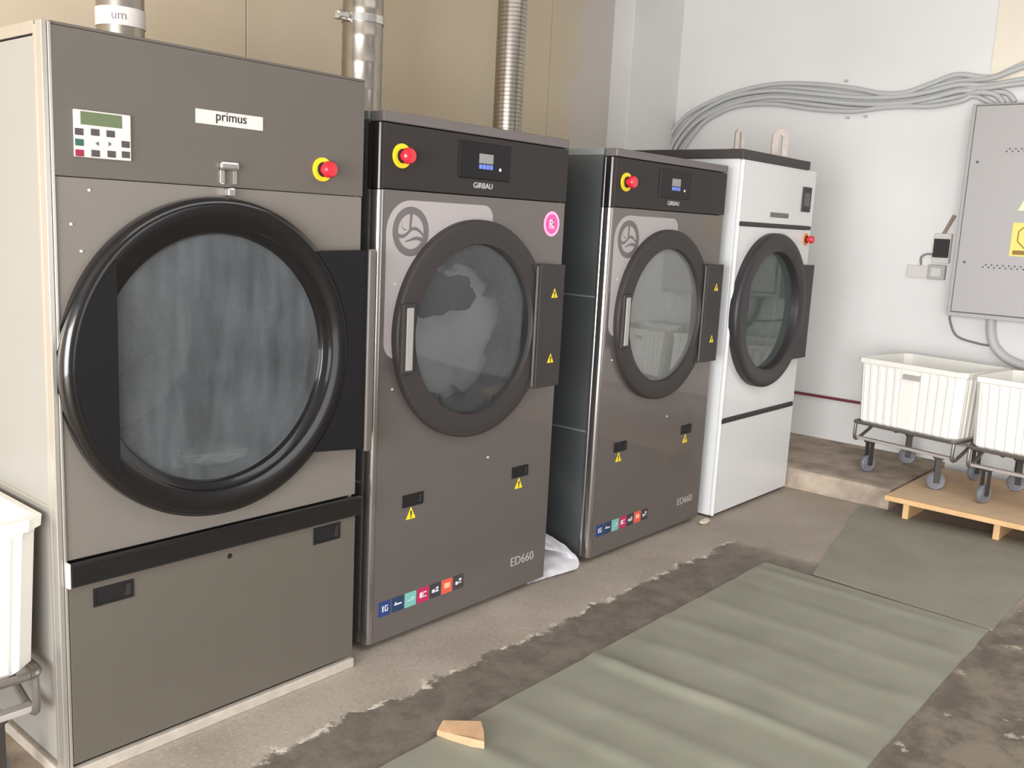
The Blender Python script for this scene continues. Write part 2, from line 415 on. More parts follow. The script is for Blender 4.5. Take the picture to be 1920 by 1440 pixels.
# raised concrete step along the right wall, ragged edge
def step():
    mb = MB(); n = 60; ya, yb = 1.7, -.655
    V = []; nz_ = 5
    prof = [(5.44, 0), (5.442, .05), (5.447, .105), (5.46, .125), (5.50, STEP), (WX, STEP)]
    for i in range(n+1):
        y = ya+(yb-ya)*i/n
        for k, (x, z) in enumerate(prof):
            d = noise.noise(Vector((x*3, y*6, z*20)))*.022 if 0 < k < 5 else 0
            zz = z + (noise.noise(Vector((y*9, k, 2)))*.006 if 2 < k < 5 else 0)
            V.append((x+d, y, zz))
    k = len(prof); F = [(i*k+q, (i+1)*k+q, (i+1)*k+q+1, i*k+q+1) for i in range(n) for q in range(k-1)]
    base = len(V); V += [(WX, ya, 0), (WX, yb, 0)]
    F += [tuple(n*k+q for q in range(k))+(base+1,), tuple(range(k-1, -1, -1))+(base,)]
    mb.raw(V, F)
    return mb
struct('trim_3', step(), W_conc)

# ------------------------------------------------------------------ dryer 1 (large, left)
D1 = thing('tumble_dryer', 'largest grey tumble dryer at the left end, wide black door ring and white keypad', 'dryer', (.704, 0, 0))
def P1(x): return x-.704
W1, H1, DP1 = 1.042, 2.07, 1.25
cx1, cz1 = 1.195-.704, 1.182
b = MB()
plate_hole(b, .022, W1-.004, .655, 1.690, cx1, cz1, .385, 0.0, .02)
b.build('front_panel', M_panel_mid, D1)
MB().box(.022, W1-.002, -.004, .02, 1.692, 2.062, .002).build('header_panel', M_panel, D1)
MB().box(.024, W1-.002, -.004, .02, .044, .578, .003).build('lower_panel', M_panel_low, D1)
for (za, zb_) in ((.045, .795), (.803, 2.035)): MB().box(.002, .02, .022, DP1, za, zb_).build('side_panel', M_side, D1)
MB().box(W1-.02, W1-.002, .022, DP1, .03, 2.06).build('side_panel', M_side, D1)
MB().box(.01, W1-.01, .02, DP1, H1-.012, H1).build('top_panel', M_panel, D1)
MB().box(.02, W1-.02, DP1-.02, DP1, .03, H1-.012).build('rear_panel', M_side, D1)
# aluminium corner post with grooves
p = MB().box(-.002, .012, -.004, .03, .0, H1, .002).box(.0135, .022, -.006, .02, .0, H1-.002, .002).box(-.003, .004, .03, .042, .0, H1-.01, .001)
p.build('corner_post', M_alu, D1)
MB().box(-.002, .012, .043, DP1, H1-.03, H1+.002, .002).build('top_rail', M_alu, D1)
MB().box(-.002, .004, .043, DP1, .793, .806, .001).build('side_rail', M_alu, D1)
MB().box(.02, W1, -.001, .02, 2.063, H1+.001, .002).build('top_rail', M_panel, D1)
MB().box(-.012, .02, .0, DP1, 0, .035, .004).build('base_rail', M_dust, D1)
MB().box(.0, W1-.002, -.016, .01, 0, .036, .005).build('base_rail', M_dust, D1)
bd = MB().box(.022, W1+.012, -.024, .0, .580, .650, .006).build('trim_band', M_black, D1)
MB().box(.017, .024, -.022, .0, .58, .652, .002).build('band_end_cap', M_paper, D1)
# door
dr = MB().lathe_y([(.372, .012), (.372, -.012), (.378, -.022), (.392, -.026), (.397, -.028), (.401, -.038), (.406, -.040), (.455, -.047), (.466, -.046), (.475, -.040), (.480, -.028), (.481, -.012), (.481, .0)], cx1, cz1, 128).build('door_ring', M_black, D1, True)
gl = MB().lathe_y([(.374, -.006), (.3, -.004), (.15, -.002), (0., -.001)], cx1, cz1, 96).build('door_glass', M_gl1, D1, True)
# flat chord plate at the left of the glass
xc = .861-.704; a = math.acos((cx1-xc)/.448); pts = []
for i in range(25):
    t = PI-a+2*a*i/24; pts.append((cx1+.448*math.cos(t), cz1+.448*math.sin(t)))
MB().prism_y(pts, -.0485, -.008).build('grip_plate', M_flatblack, D1)
# hinge plate
hp = MB(); outer = []
a0 = math.asin((1.515-cz1)/.47); a1 = math.asin((cz1-.845)/.47)
for i in range(25):
    t = -a1+(a0+a1)*i/24; outer.append((cx1+.462*math.cos(t), cz1+.462*math.sin(t)))
poly = [(W1+.012, .828)]+[(W1+.012, 1.515)]+outer[::-1]
poly = poly[::-1]
hp.prism_y(poly, -.050, -.0005)
hp.build('hinge_plate', M_flatblack, D1)
MB().box(W1-.012, W1+.018, -.062, -.046, .82, 1.52, .006).build('hinge_rod', M_tube, D1)
# latch keeper
MB().box(1.197-.704, 1.257-.704, -.022, -.004, 1.742, 1.765, .006).box(1.199-.704, 1.214-.704, -.012, -.0045, 1.70, 1.742, .003).box(1.240-.704, 1.255-.704, -.012, -.0045, 1.70, 1.742, .003).build('latch_keeper', M_chrome, D1)
MB().box(1.216-.704, 1.238-.704, -.03, .0, 1.665, 1.69, .004).build('latch_tongue', M_chrome, D1)
for (x, z) in ((.815, 1.66), (.765, 1.57), (.79, 1.50)): screw(D1, x-.704, z, 0, .0042)
recess_handle(D1, .795-.704, .913-.704, .503, .557, -.004)
recess_handle(D1, 1.559-.704, 1.673-.704, .508, .567, -.004)
MB().lathe_y([(0, -.0055), (.008, -.0055), (.009, -.004)], 1.233-.704, .548, 20).build('keyhole', M_void, D1, True)
kp = MB().box(.071, .224, -.012, -.003, 1.743, 1.863, .003).build('keypad', M_paper, D1)
MB().box(.087, .198, -.0135, -.0115, 1.826, 1.859, .001).build('keypad_display', M_lcd, kp)
M_kg = mat('green_key', rgb(50, 96, 78), .5); M_kr = mat('red_key', rgb(150, 40, 62), .5)
def kpos(px, py):
    u_ = (px-134)/107.; v_ = (py-203-(px-134)*.14)/85.
    return .071+u_*.153, 1.863-v_*.12
for (px, py, mm) in ((142, 244, M_key), (171.5, 246.5, M_key), (200.5, 250.5, M_key), (142, 263, M_kg), (142, 282, M_kr), (171.5, 284.5, M_key), (201.5, 287.5, M_key), (229, 271, M_key), (229, 290, M_key)):
    x, z = kpos(px, py)
    k = MB().box(x-.0115, x+.0115, -.0138, -.0118, z-.0085, z+.0085, .0008, 1).build('key', mm, kp)
for (px, py, s_) in ((175, 267, -1), (199, 269, 1)):
    x, z = kpos(px, py); MB().prism_y([(x-s_*.004, z-.006), (x+s_*.005, z), (x-s_*.004, z+.006)][::s_], -.0132, -.0118).build('arrow_print', M_mark, kp)
nl = MB().box(1.124-.704, 1.348-.704, -.006, -.003, 1.866, 1.906, .001).build('name_plate', M_paper, D1)
text_part('name_text', 'primus', .038, M_ink, nl, (1.186-.704, -.0066, 1.880), sx=1.)
e_stop(D1, 1.573-.704, 1.769, -.004, .037, .026)
drum(D1, cx1, cz1, .375, .06, .78)
for (za, zb_) in ((.05, .76), (1.60, 2.05)): MB().box(.02, W1-.02, .02, .045, za, zb_).build('inner_frame', M_void, D1)

# ------------------------------------------------------------------ dryers 2 and 3 (same model)
GR_D = 'grey tumble dryers of the same model'
def make_g():
    """local origin: front left foot of the machine; local x = world x - 1.848"""
    R = thing('tumble_dryer', 'graphite tumble dryer second from left, pink round sticker at its right edge', 'dryer', (1.848, .035, 0), 0, GR_D)
    o_ = 1.848; W, HH, DP = 1.057, 1.99, 1.2
    cx, cz = 2.355-o_, 1.206
    y = 0.
    plate_hole(MB_ := MB(), .022, W, .030, 1.724, cx, cz, .355, y, y+.02)
    MB_.build('front_panel', M_g2, R)
    MB().box(.012, W, y-.006, y+.02, 1.728, 1.950, .003).build('header_panel', M_g2head, R)
    MB().box(.008, W+.001, y-.008, y+.06, 1.954, HH, .004).box(.02, W-.01, y+.06, DP, HH-.015, HH).build('top_panel', M_g2cap, R)
    # rounded aluminium corner profile on the left
    prof = []
    for i in range(9):
        t = PI+.5*PI*i/8; prof.append((.024+.024*math.cos(t), y+.024+.024*math.sin(t)))
    prof = [(0, y+.06), (0, y+.05), (.003, y+.046), (0, y+.04)]+prof[1:]+[(.026, y), (.026, y+.02), (.012, y+.06)]
    n = len(prof)
    for (za, zb_, mm) in ((.03, 1.722, M_post), (1.726, HH-.04, M_g2post)):
        V = [(p_[0], p_[1], za) for p_ in prof]+[(p_[0], p_[1], zb_) for p_ in prof]
        MB().raw(V, [tuple(range(n-1, -1, -1)), tuple(range(n, 2*n))]+[(i, (i+1) % n, (i+1) % n+n, i+n) for i in range(n)]).build('corner_post', mm, R, True)
    for (za, zb_) in ((.03, .652), (.66, 1.302), (1.31, HH-.03)): MB().box(.001, .014, y+.062, DP, za, zb_).build('side_panel', M_sidedark, R)
    for (za, zb_) in ((.652, .660), (1.302, 1.310), (HH-.03, HH-.001)): MB().box(-.001, .010, y+.062, DP, za, zb_).build('side_seam', M_seam, R)
    MB().box(W-.015, W-.002, y+.02, DP, .03, HH-.015).build('side_panel', M_sidedark, R)
    MB().box(.015, W-.015, DP-.02, DP, .03, HH-.015).build('rear_panel', M_sidedark, R)
    MB().box(.03, W-.03, y+.30, DP-.03, 0, .05).build('plinth', M_void, R)
    MB().box(.02, W-.02, y+.02, DP-.03, .04, .055).build('floor_pan', M_void, R)
    for fx in (.09, W-.09): MB().lathe_z([(0, 0), (.022, 0), (.022, .012), (.010, .014), (.010, .041), (0, .041)], fx, y+.12, 16).build('foot', M_void, R, True)
    # pale print around the door, cut along the ring
    rr = .40; outl = rrect(1.888-o_, 2.445-o_, 1.12, 1.692, (.06, .01, .05, .115), 8)
    P = [p_ for p_ in outl if math.hypot(p_[0]-cx, p_[1]-cz) > rr]
    # order: start at bottom-left corner arc; outline runs bl -> (br cut) -> tr -> tl
    tr_i = [p_ for p_ in P if p_[0] > cx]; rest = [p_ for p_ in P if p_[0] <= cx]
    tl = [p_ for p_ in rest if p_[1] > cz+.1]; bl = [p_ for p_ in rest if p_[1] <= cz+.1]
    aS = math.atan2(1.12-cz, math.sqrt(rr*rr-(1.12-cz)**2)*-1) % (2*PI)
    aE = math.acos((2.445-o_-cx)/rr)
    arc = [(cx+rr*math.cos(aS+(aE-aS)*i/40), cz+rr*math.sin(aS+(aE-aS)*i/40)) for i in range(41)]
    MB().prism_y(bl+arc+tr_i+tl, y-.0012, y+.0005).build('pale_print', M_white2, R)
    # emblem
    ex, ez = 2.005-o_, 1.581
    em = MB().lathe_y([(.089, y-.0012), (.089, y-.002), (.063, y-.002), (.063, y-.0012)], ex, ez, 56)
    em.prism_y([(ex-.010, ez-.002), (ex+.0, ez+.004), (ex+.006, ez+.066), (ex-.006, ez+.066)], y-.002, y-.001)
    def wave(p0, p1, p2, p3, w0=.005, w1=.003):
        n = 14; A = []; B = []
        for i in range(n+1):
            t = i/n; q = [(1-t)**3*p0[k]+3*(1-t)**2*t*p1[k]+3*(1-t)*t*t*p2[k]+t**3*p3[k] for k in (0, 1)]
            w_ = w0+(w1-w0)*t; A.append((ex+q[0], ez+q[1]-w_)); B.append((ex+q[0], ez+q[1]+w_))
        em.prism_y(A+B[::-1], y-.002, y-.001)
    wave((-.066, -.012), (-.04, -.026), (-.022, -.012), (-.004, .004), .007, .006)
    wave((-.004, .004), (.014, .020), (.044, .008), (.062, -.014), .006, .006)
    wave((-.026, -.036), (.004, -.032), (.018, -.014), (.062, -.030), .002, .008)
    wave((-.045, .035), (-.05, .012), (-.035, .004), (-.022, .006), .002, .002)
    em.build('emblem', M_mark, R)
    # door
    MB().lathe_y([(.335, .01), (.335, -.026), (.338, -.031), (.378, -.0325), (.419, -.034), (.425, -.032), (.429, -.026), (.43, -.016), (.43, -.001)], cx, cz, 112).build('door_ring', M_ring2, R, True)
    MB().lathe_y([(.337, -.008), (.25, -.012), (.12, -.014), (0, -.0145)], cx, cz, 80).build('door_glass', M_gl2, R, True)
    # hinge plate
    a1_ = .40; o2 = []
    t0, t1 = math.asin((1.463-cz)/.405), -math.asin((cz-.94)/.405)
    for i in range(20):
        t = t0+(t1-t0)*i/19; o2.append((cx+.405*math.cos(t), cz+.405*math.sin(t)))
    xr = 2.856-o_+.010
    poly = [(xr, .94), (xr, 1.463)]+o2
    MB().prism_y([p_ for p_ in poly][::-1], -.040, -.0005).build('hinge_plate', M_ring2, R)
    MB().box(2.69-o_, 2.70-o_, -.046, -.038, .945, 1.458, .002).build('hinge_rod', M_line, R)
    MB().box(2.705-o_, xr+.002, -.052, -.038, .94, 1.465, .003).build('hinge_cover', M_ring2, R)
    tri_sticker(R, 2.802-o_, 1.325, -.052, .042); tri_sticker(R, 2.798-o_, 1.045, -.052, .042)
    # door handle
    hd = MB().box(1.935-o_, 1.998-o_, -.052, -.03, 1.065, 1.325, .006).build('door_handle', M_ring2, R)
    hg = MB().box(1.952-o_, 1.985-o_, -.0545, -.05, 1.08, 1.31, .002).build('handle_grip', mat('pale_grey_grip', rgb(168, 164, 160), .35, .2), hd)
    # controls
    dp = MB().box(2.234-o_, 2.524-o_, y-.012, y-.005, 1.79, 1.927, .003).build('control_screen', mat('screen_black', rgb(22, 20, 23), .35, spec=.3), R)
    MB().box(2.340-o_, 2.419-o_, y-.0135, y-.0115, 1.850, 1.886).build('screen_image', mat('screen_grey', rgb(140, 140, 140), .3, emit=.12), dp)
    for i in range(4): MB().box((2.341+i*.0203)-o_, (2.341+i*.0203+.016)-o_, y-.0135, y-.0115, 1.829, 1.846).build('screen_key', mat('screen_blue', rgb(105, 130, 215), .3, emit=.2), dp)
    MB().prism_y(disc(2.462-o_, 1.832, .0065, 16), y-.0135, y-.0115).build('indicator_lamp', mat('lamp_pink', rgb(235, 190, 195), .3, emit=.3), dp)
    text_part('maker_text', 'GIRBAU', .030, mat('silver_print', rgb(205, 200, 198), .5), R, (2.318-o_, y-.0068, 1.756), sx=1.05)
    e_stop(R, 1.945-o_, 1.843, y-.006, .042, .028)
    recess_handle(R, 2.006-o_, 2.113-o_, .539, .588, y)
    recess_handle(R, 2.642-o_, 2.748-o_, .543, .592, y)
    tri_sticker(R, 2.052-o_, .488, y, .05); tri_sticker(R, 2.692-o_, .492, y, .05)
    text_part('model_text', 'ED660', .056, mat('model_print', rgb(176, 168, 162), .5), R, (2.662-o_, y-.0008, .138), sx=1.05)
    cols = [((38, 62, 120), 'blue'), ((32, 60, 92), 'navy'), ((120, 184, 176), 'mint'), ((190, 38, 88), 'crimson'), ((62, 56, 66), 'dark grey'), ((228, 92, 72), 'orange-red'), ((66, 60, 64), 'charcoal')]
    for i, (cc, nm) in enumerate(cols):
        x = 1.900-o_+i*.0675
        st = MB().prism_y(rrect(x, x+.06, .127, .187, .004, 2), y-.0012, y+.0005).build('square_sticker', mat('sticker_'+nm.replace(' ', '_').replace('-', '_'), rgb(*cc), .5), R)
        st['label'] = nm+' square sticker'
        g = MB(); q = lambda a_, b_, c_, d_: g.prism_y([(x+a_, .127+c_), (x+b_, .127+c_), (x+b_, .127+d_), (x+a_, .127+d_)], y-.0018, y-.001)
        if i == 0: q(.018, .024, .018, .042); q(.03, .046, .018, .022); q(.03, .046, .038, .042); q(.03, .034, .018, .042); q(.042, .046, .018, .032)
        elif i == 1: q(.012, .05, .027, .033); q(.016, .022, .034, .04)
        elif i == 2: q(.03, .05, .034, .037); q(.014, .05, .026, .028)
        elif i == 3: q(.012, .024, .02, .042); q(.027, .031, .02, .042); q(.034, .048, .02, .024); q(.034, .048, .037, .042)
        elif i == 4: q(.012, .028, .022, .036); q(.032, .048, .022, .03); q(.034, .048, .034, .042)
        elif i == 5: q(.014, .046, .022, .044)
        else: q(.012, .026, .02, .034); q(.028, .046, .024, .028); q(.032, .046, .034, .044)
        g.build('sticker_print', mat('sticker_pale_print', rgb(226, 222, 230), .5) if i != 5 else mat('sticker_peach', rgb(250, 190, 150), .5), st)
    for (x, z) in ((1.935, 1.392), (1.937, 1.007), (2.483, .664)): screw(R, x-o_, z, y, .005)
    drum(R, cx, cz, .35, .05, .75)
    for (za, zb_) in ((.06, .80), (1.60, 1.95)): MB().box(.02, W-.02, .021, .04, za, zb_).build('inner_frame', M_void, R)
    return R
D2 = make_g()
def copy_tree(o, parent=None):
    c_ = o.copy(); COL.objects.link(c_); c_.parent = parent
    for ch in list(o.children): copy_tree(ch, c_)
    return c_
D3 = copy_tree(D2)
D3.location = (1.848+1.405, .035, 0)
D3['label'] = 'graphite tumble dryer third from left, beside the white dryer, without a pink sticker'
for ch in D3.children:
    if ch.name.startswith('door_glass'):
        ch.data = ch.data.copy(); ch.data.materials[0] = M_gl3
# pink sticker only on dryer 2
x_, z_ = 2.820-1.848, 1.634
pk = MB().prism_y(disc(x_, z_, .054, 48), -.0012, .0005).build('round_sticker', mat('sticker_pink', rgb(236, 92, 168), .45), D2)
pk['label'] = 'pink round sticker with a white ring'
MB().lathe_y([(.052, -.0012), (.052, -.002), (.042, -.002), (.042, -.0012)], x_, z_, 40).build('sticker_print', mat('sticker_lightpink', rgb(250, 196, 226), .5), pk)
g = MB()
for (a_, b_, c_, d_) in ((-.014, -.008, -.018, .018), (-.008, .012, .012, .018), (-.008, .012, -.003, .003), (.006, .012, -.003, .018), (.0, .006, -.02, -.004), (.01, .016, -.02, -.008)):
    g.prism_y([(x_+a_, z_+c_), (x_+b_, z_+c_), (x_+b_, z_+d_), (x_+a_, z_+d_)], -.002, -.001)
g.build('sticker_print', mat('sticker_white', rgb(252, 228, 240), .5), pk)

# ------------------------------------------------------------------ dryer 4 (white)
D4 = thing('tumble_dryer', 'white enamel tumble dryer at the right end of the row with black door ring', 'dryer', (4.42, 0, 0))
o4 = 4.42; W4, H4, DP4 = .965, 2.037, 1.1
cx4, cz4 = 4.865-o4, 1.192
b = MB(); plate_hole(b, .018, W4, .588, 1.676, cx4, cz4, .36, 0, .02); b.build('front_panel', M_white, D4)
MB().box(.018, W4, -.003, .02, 1.701, 2.036, .003).build('header_panel', M_white, D4)
MB().box(.018, W4, -.003, .02, .02, .557, .003).build('lower_panel', M_white, D4)
MB().box(.003, W4-.02, -.008, .012, 1.678, 1.700, .003).build('trim_band', M_blk4, D4)
MB().box(.003, W4-.02, -.008, .012, .558, .586, .003).build('trim_band', M_blk4, D4)
MB().box(-.002, .012, .02, DP4, .012, H4, .002).build('side_panel', M_white, D4)
MB().box(W4-.012, W4, .02, DP4, .012, H4, .002).build('side_panel', M_white, D4)
MB().box(-.003, .019, -.006, .021, .01, H4, .009, 4).build('corner_post', M_white, D4, True)
MB().box(.012, W4-.012, .02, DP4, H4-.014, H4-.002).build('top_panel', M_white, D4)
MB().box(.012, W4-.012, DP4-.012, DP4, .02, H4-.014).build('rear_panel', M_white, D4)
MB().box(.03, W4-.03, .03, DP4-.04, 0, .02).build('plinth', M_void, D4)
MB().box(-.03, W4-.125, -.012, .72, H4, H4+.05, .003).build('top_board', M_lid, D4)
MB().lathe_y([(.345, .09), (.345, -.02), (.35, -.045), (.356, -.050), (.40, -.052), (.442, -.053), (.449, -.049), (.454, -.042), (.455, -.03), (.455, 0)], cx4, cz4, 112).build('door_ring', M_blk4, D4, True)
MB().lathe_y([(.347, .000), (.2, .002), (0, .003)], cx4, cz4, 72).build('door_glass', M_gl4, D4, True)
xc = 4.53-o4; a = math.acos((cx4-xc)/.425); pts = []
for i in range(21):
    t = PI-a+2*a*i/20; pts.append((cx4+.425*math.cos(t), cz4+.425*math.sin(t)))
MB().prism_y(pts, -.0545, .0).build('grip_plate', M_blk4, D4)
o2 = []
t0, t1 = math.asin((1.463-cz4)/.43), -math.asin((cz4-.88)/.43)
for i in range(20):
    t = t0+(t1-t0)*i/19; o2.append((cx4+.43*math.cos(t), cz4+.43*math.sin(t)))
MB().prism_y(([(W4+.002, .88), (W4+.002, 1.463)]+o2)[::-1], -.048, -.0005).build('hinge_plate', M_blk4, D4)
cp = MB().box(5.203-o4, 5.322-o4, -.012, -.002, 1.786, 1.935, .003).build('control_panel', M_blk4, D4)
MB().box(5.222-o4, 5.30-o4, -.0135, -.0115, 1.82, 1.90).build('control_window', mat('control_grey', rgb(96, 94, 92), .3), cp)
pl = MB().box(4.796-o4, 5.036-o4, -.006, -.002, 1.738, 1.766, .001).build('name_plate', mat('plate_grey', rgb(112, 112, 108), .5), D4)
e_stop(D4, 5.322-o4, 1.62, 0, .036, .024, M_orange)
drum(D4, cx4, cz4, .34, .1, .75)
for (za, zb_) in ((.06, .80), (1.60, 2.0)): MB().box(.02, W4-.02, .021, .04, za, zb_).build('inner_frame', M_void, D4)
def lug(root, x, y, z, w=.09, h=.15, rz=0.):
    """lifting lug: upright slotted strap with a rounded top on a small foot plate"""
    m_ = MB(); R_ = w/2; r_ = w*.13; t_ = .007
    for (xa, xb) in ((-R_, -r_), (r_, R_)): m_.box(xa, xb, -t_, t_, z, z+h-R_)
    V = []; n_ = 14
    for i in range(n_+1):
        a_ = PI*i/n_; c_, s_ = math.cos(a_), math.sin(a_)
        V += [(R_*c_, -t_, z+h-R_+R_*s_), (r_*c_, -t_, z+h-R_+r_*s_), (r_*c_, t_, z+h-R_+r_*s_), (R_*c_, t_, z+h-R_+R_*s_)]
    F = [(i*4+q, (i+1)*4+q, (i+1)*4+(q+1) % 4, i*4+(q+1) % 4) for i in range(n_) for q in range(4)]
    m_.raw(V, F)
    m_.box(-R_-.008, R_+.008, -.022, .022, z, z+.007, .001)
    bmesh.ops.transform(m_.b, matrix=Matrix.Translation(Vector((x, y, 0))) @ Matrix.Rotation(rz, 4, 'Z'), verts=m_.b.verts)
    return m_.build('lifting_lug', M_lug, root)
M_lug = mat('dull_zinc_lug', rgb(196, 184, 178), .4, .5, grain=.25, gscale=40)
lug(D4, .045, .06, H4+.05, .055, .115, -.55); lug(D4, .545, .06, H4+.05, .095, .165, -.85)
lug(D3, .25, .55, 1.99, .05, .075, -.5)

# ------------------------------------------------------------------ laundry and reflection stand-ins in the drums
def lump(name, label, c_, s_, seed, m, amp=.25, cat='laundry'):
    bm = bmesh.new(); bmesh.ops.create_icosphere(bm, subdivisions=4, radius=1)
    for v in bm.verts:
        d = noise.noise(v.co*1.6+Vector((seed, 0, 0)))*amp+noise.noise(v.co*4+Vector((0, seed, 0)))*amp*.45
        v.co = v.co*(1+d)
        v.co = Vector((c_[0]+v.co.x*s_[0], c_[1]+v.co.y*s_[1], c_[2]+v.co.z*s_[2]))
    mb = MB(); mb.b.free(); mb.b = bm
    return tag(mb.build(name, m, None, True), label, cat)
lump('folded_laundry', 'crumpled white cloth at the bottom of the leftmost dryer drum', (1.265, .13, .850), (.125, .07, .026), 3, M_cloth)
lump('dark_reflection_lump', 'dark lump standing in for a reflection in the door of the dryer with the pink sticker', (2.27, .13, 1.34), (.18, .05, .085), 9, M_refldark, .5)  # added dark shape behind the glass, stands for a mirrored dark object
lump('pale_reflection_lump', 'crumpled pale lump standing in for bright reflections in the same dryer door', (2.49, .30, 1.17), (.31, .10, .28), 14, M_reflpale, .3)  # added pale shape in the drum, stands for bright mirrored surroundings

# ------------------------------------------------------------------ ducts
du1 = duct('exhaust_duct', 'shiny round metal duct rising behind the largest dryer with printed white band', 1.472, 1.1, .086, H1, H)
bn = MB().lathe_z([(.0865, .212), (.0895, .212), (.0895, .278), (.0865, .278)], 0, 0, 48).build('printed_band', mat('band_white', rgb(226, 218, 212), .5), du1, True)
def text_on_cyl(s, r, z, size, a_c, parent, m):
    cu = bpy.data.curves.new('t', 'FONT'); cu.body = s; cu.size = size; cu.align_x = 'CENTER'
    t = bpy.data.objects.new('t', cu); COL.objects.link(t); dg = bpy.context.evaluated_depsgraph_get()
    me = bpy.data.meshes.new_from_object(t.evaluated_get(dg)); bpy.data.objects.remove(t); me.materials.clear(); me.materials.append(m)
    for v in me.vertices:
        a_ = a_c+v.co.x/r; v.co = Vector((r*math.cos(a_), r*math.sin(a_), z+v.co.y))
    o = bpy.data.objects.new('band_text', me); link(o, parent)
text_on_cyl('um', .0902, .232, .045, -2.1, bn, mat('band_ink', rgb(120, 112, 112), .5))
du2 = duct('exhaust_duct', 'wide shiny metal duct with a clamp, rising between the two leftmost dryers', 2.655, 1.1, .095, 1.992, H, .12, .0012)
cl = MB().lathe_z([(.0965, .52), (.1005, .52), (.1005, .555), (.0965, .555)], 0, 0, 48).box(-.165, -.098, -.02, .02, .518, .557, .004).build('clamp', M_chrome, du2, True)
MB().box(-.155, -.11, -.03, -.018, .527, .548, .002).build('clamp_bolt', M_chrome, cl)
du3 = duct('exhaust_duct', 'finely ribbed metal duct nearest the white walls, seen above the dryer with the pink sticker', 3.71, 1.1, .080, 1.992, H, .022, .0018)

# ------------------------------------------------------------------ electrical cabinet on the right wall
CB = thing('electrical_cabinet', 'light grey steel electrical cabinet with yellow sign on the right wall', 'cabinet', (6.28, -.605, 1.165))
MB().box(.012, .245, -1.0, 0, 0, 1.365, .006).build('body', M_cab, CB)
cd_ = MB().box(0, .012, -.985, -.03, .035, 1.35, .003).build('door', M_cab, CB)
MB().box(.010, .014, -.99, -.024, .028, 1.357).build('door_gap', M_line, CB)
MB().box(.2, .2495, .0, .02, .1, .14).box(.2, .2495, .0, .02, 1.2, 1.24).build('wall_bracket', M_cab, CB)
def vent(z, y0, n):
    m_ = MB()
    for i in range(n):
        for k, dz in enumerate((0, .016)):
            y = y0-i*.034-(k*.017); zz = z+dz
            m_.raw([(-.0008, y+.006*math.cos(2*PI*q/8), zz+.006*math.sin(2*PI*q/8)) for q in range(8)], [tuple(range(8))])
    m_.build('vent_holes', M_line, cd_)['kind'] = 'stuff'
vent(1.065, -.24, 9); vent(.335, -.19, 12)
sg = MB().box(-.0015, .0, -.60, -.335, .415, .625, .0006, 1).build('yellow_sign', mat('sign_yellow', rgb(248, 222, 120), .5), cd_)
s2 = MB(); cy_, cz_ = -.445, .54
V = [(-.0022, cy_+r_*math.cos(2*PI*i/8+.39), cz_+r_*math.sin(2*PI*i/8+.39)) for r_ in (.082, .074) for i in range(8)]
s2.raw(V, [(i, (i+1) % 8, (i+1) % 8+8, i+8) for i in range(8)]).box(-.0025, -.0015, -.58, -.352, .425, .452)
s2.build('sign_print', mat('sign_brown', rgb(150, 112, 50), .5), sg)
ts = MB().raw([(-.0012, -.30-.05, .70), (-.0012, -.60, .70), (-.0012, -.46, .96)], [(0, 1, 2)]).build('warning_triangle', mat('sign_pale_green', rgb(226, 234, 190), .5), cd_)
for z in (.36, 1.0): MB().raw([(-.001, -.075+.009*math.cos(2*PI*q/10), z+.009*math.sin(2*PI*q/10)) for q in range(10)], [tuple(range(10))]).build('door_lock', M_line, cd_)

# sockets and small box left of the cabinet
sb = thing('switch_box', 'small black and white switch box beside the cabinet', 'switch', (6.53, -.46, 1.54))
MB().box(-.04, 0, -.060, .050, -.035, .165, .004).build('housing', M_paper, sb)
MB().box(-.058, -.038, -.055, .045, .002, .128, .003).build('switch_cover', M_ink, sb)
so = thing('wall_socket', 'pair of grey wall sockets below the black switch box', 'socket', (6.53, -.38, 1.395))
MB().box(-.03, 0, -.01, .13, .0, .085, .004).build('socket_box', M_paper, so)
MB().box(-.045, 0, -.125, -.012, -.005, .095, .005).build('socket_box', mat('socket_grey', rgb(178, 174, 170), .5), so)
MB().box(-.048, -.044, -.10, -.035, .015, .075, .002).build('socket_face', mat('socket_face_grey', rgb(210, 206, 202), .5), so)
tag(MB().tube(smoothpath([(6.515, -.335, 1.485), (6.50, -.335, 1.535), (6.50, -.37, 1.56), (6.505, -.42, 1.56)]), .007).build('short_cable', mat('cable_grey', rgb(140, 134, 132), .5), None, True), 'short grey cable looping from the socket to the switch box', 'cable')
tag(MB().tube([(6.515, -.455, 1.69), (6.515, -.515, 1.83)], .012).build('wire_stub', mat('brown_wire', rgb(150, 130, 118), .6), None, True), 'short brown grey lead rising from the switch box behind the cabinet', 'cable')
tag(MB().tube(smoothpath([(6.50, -.575, 1.165), (6.50, -.575, 1.12), (6.50, -.63, 1.02), (6.50, -.76, .985), (6.50, -.88, .975)]), .0065).build('thin_cable', mat('cable_dark_grey', rgb(120, 116, 112), .5), None, True), 'thin dark cable drooping below the cabinet corner', 'cable')
tag(MB().tube(smoothpath([(6.49, -.835, 1.165), (6.49, -.85, 1.05), (6.49, -.90, .955), (6.49, -1.02, .885), (6.49, -1.3, .84), (6.49, -1.9, .83)]), .030, 14).build('conduit_pipe', M_conduit, None, True), 'thick grey conduit curving down from the bottom of the cabinet', 'conduit')

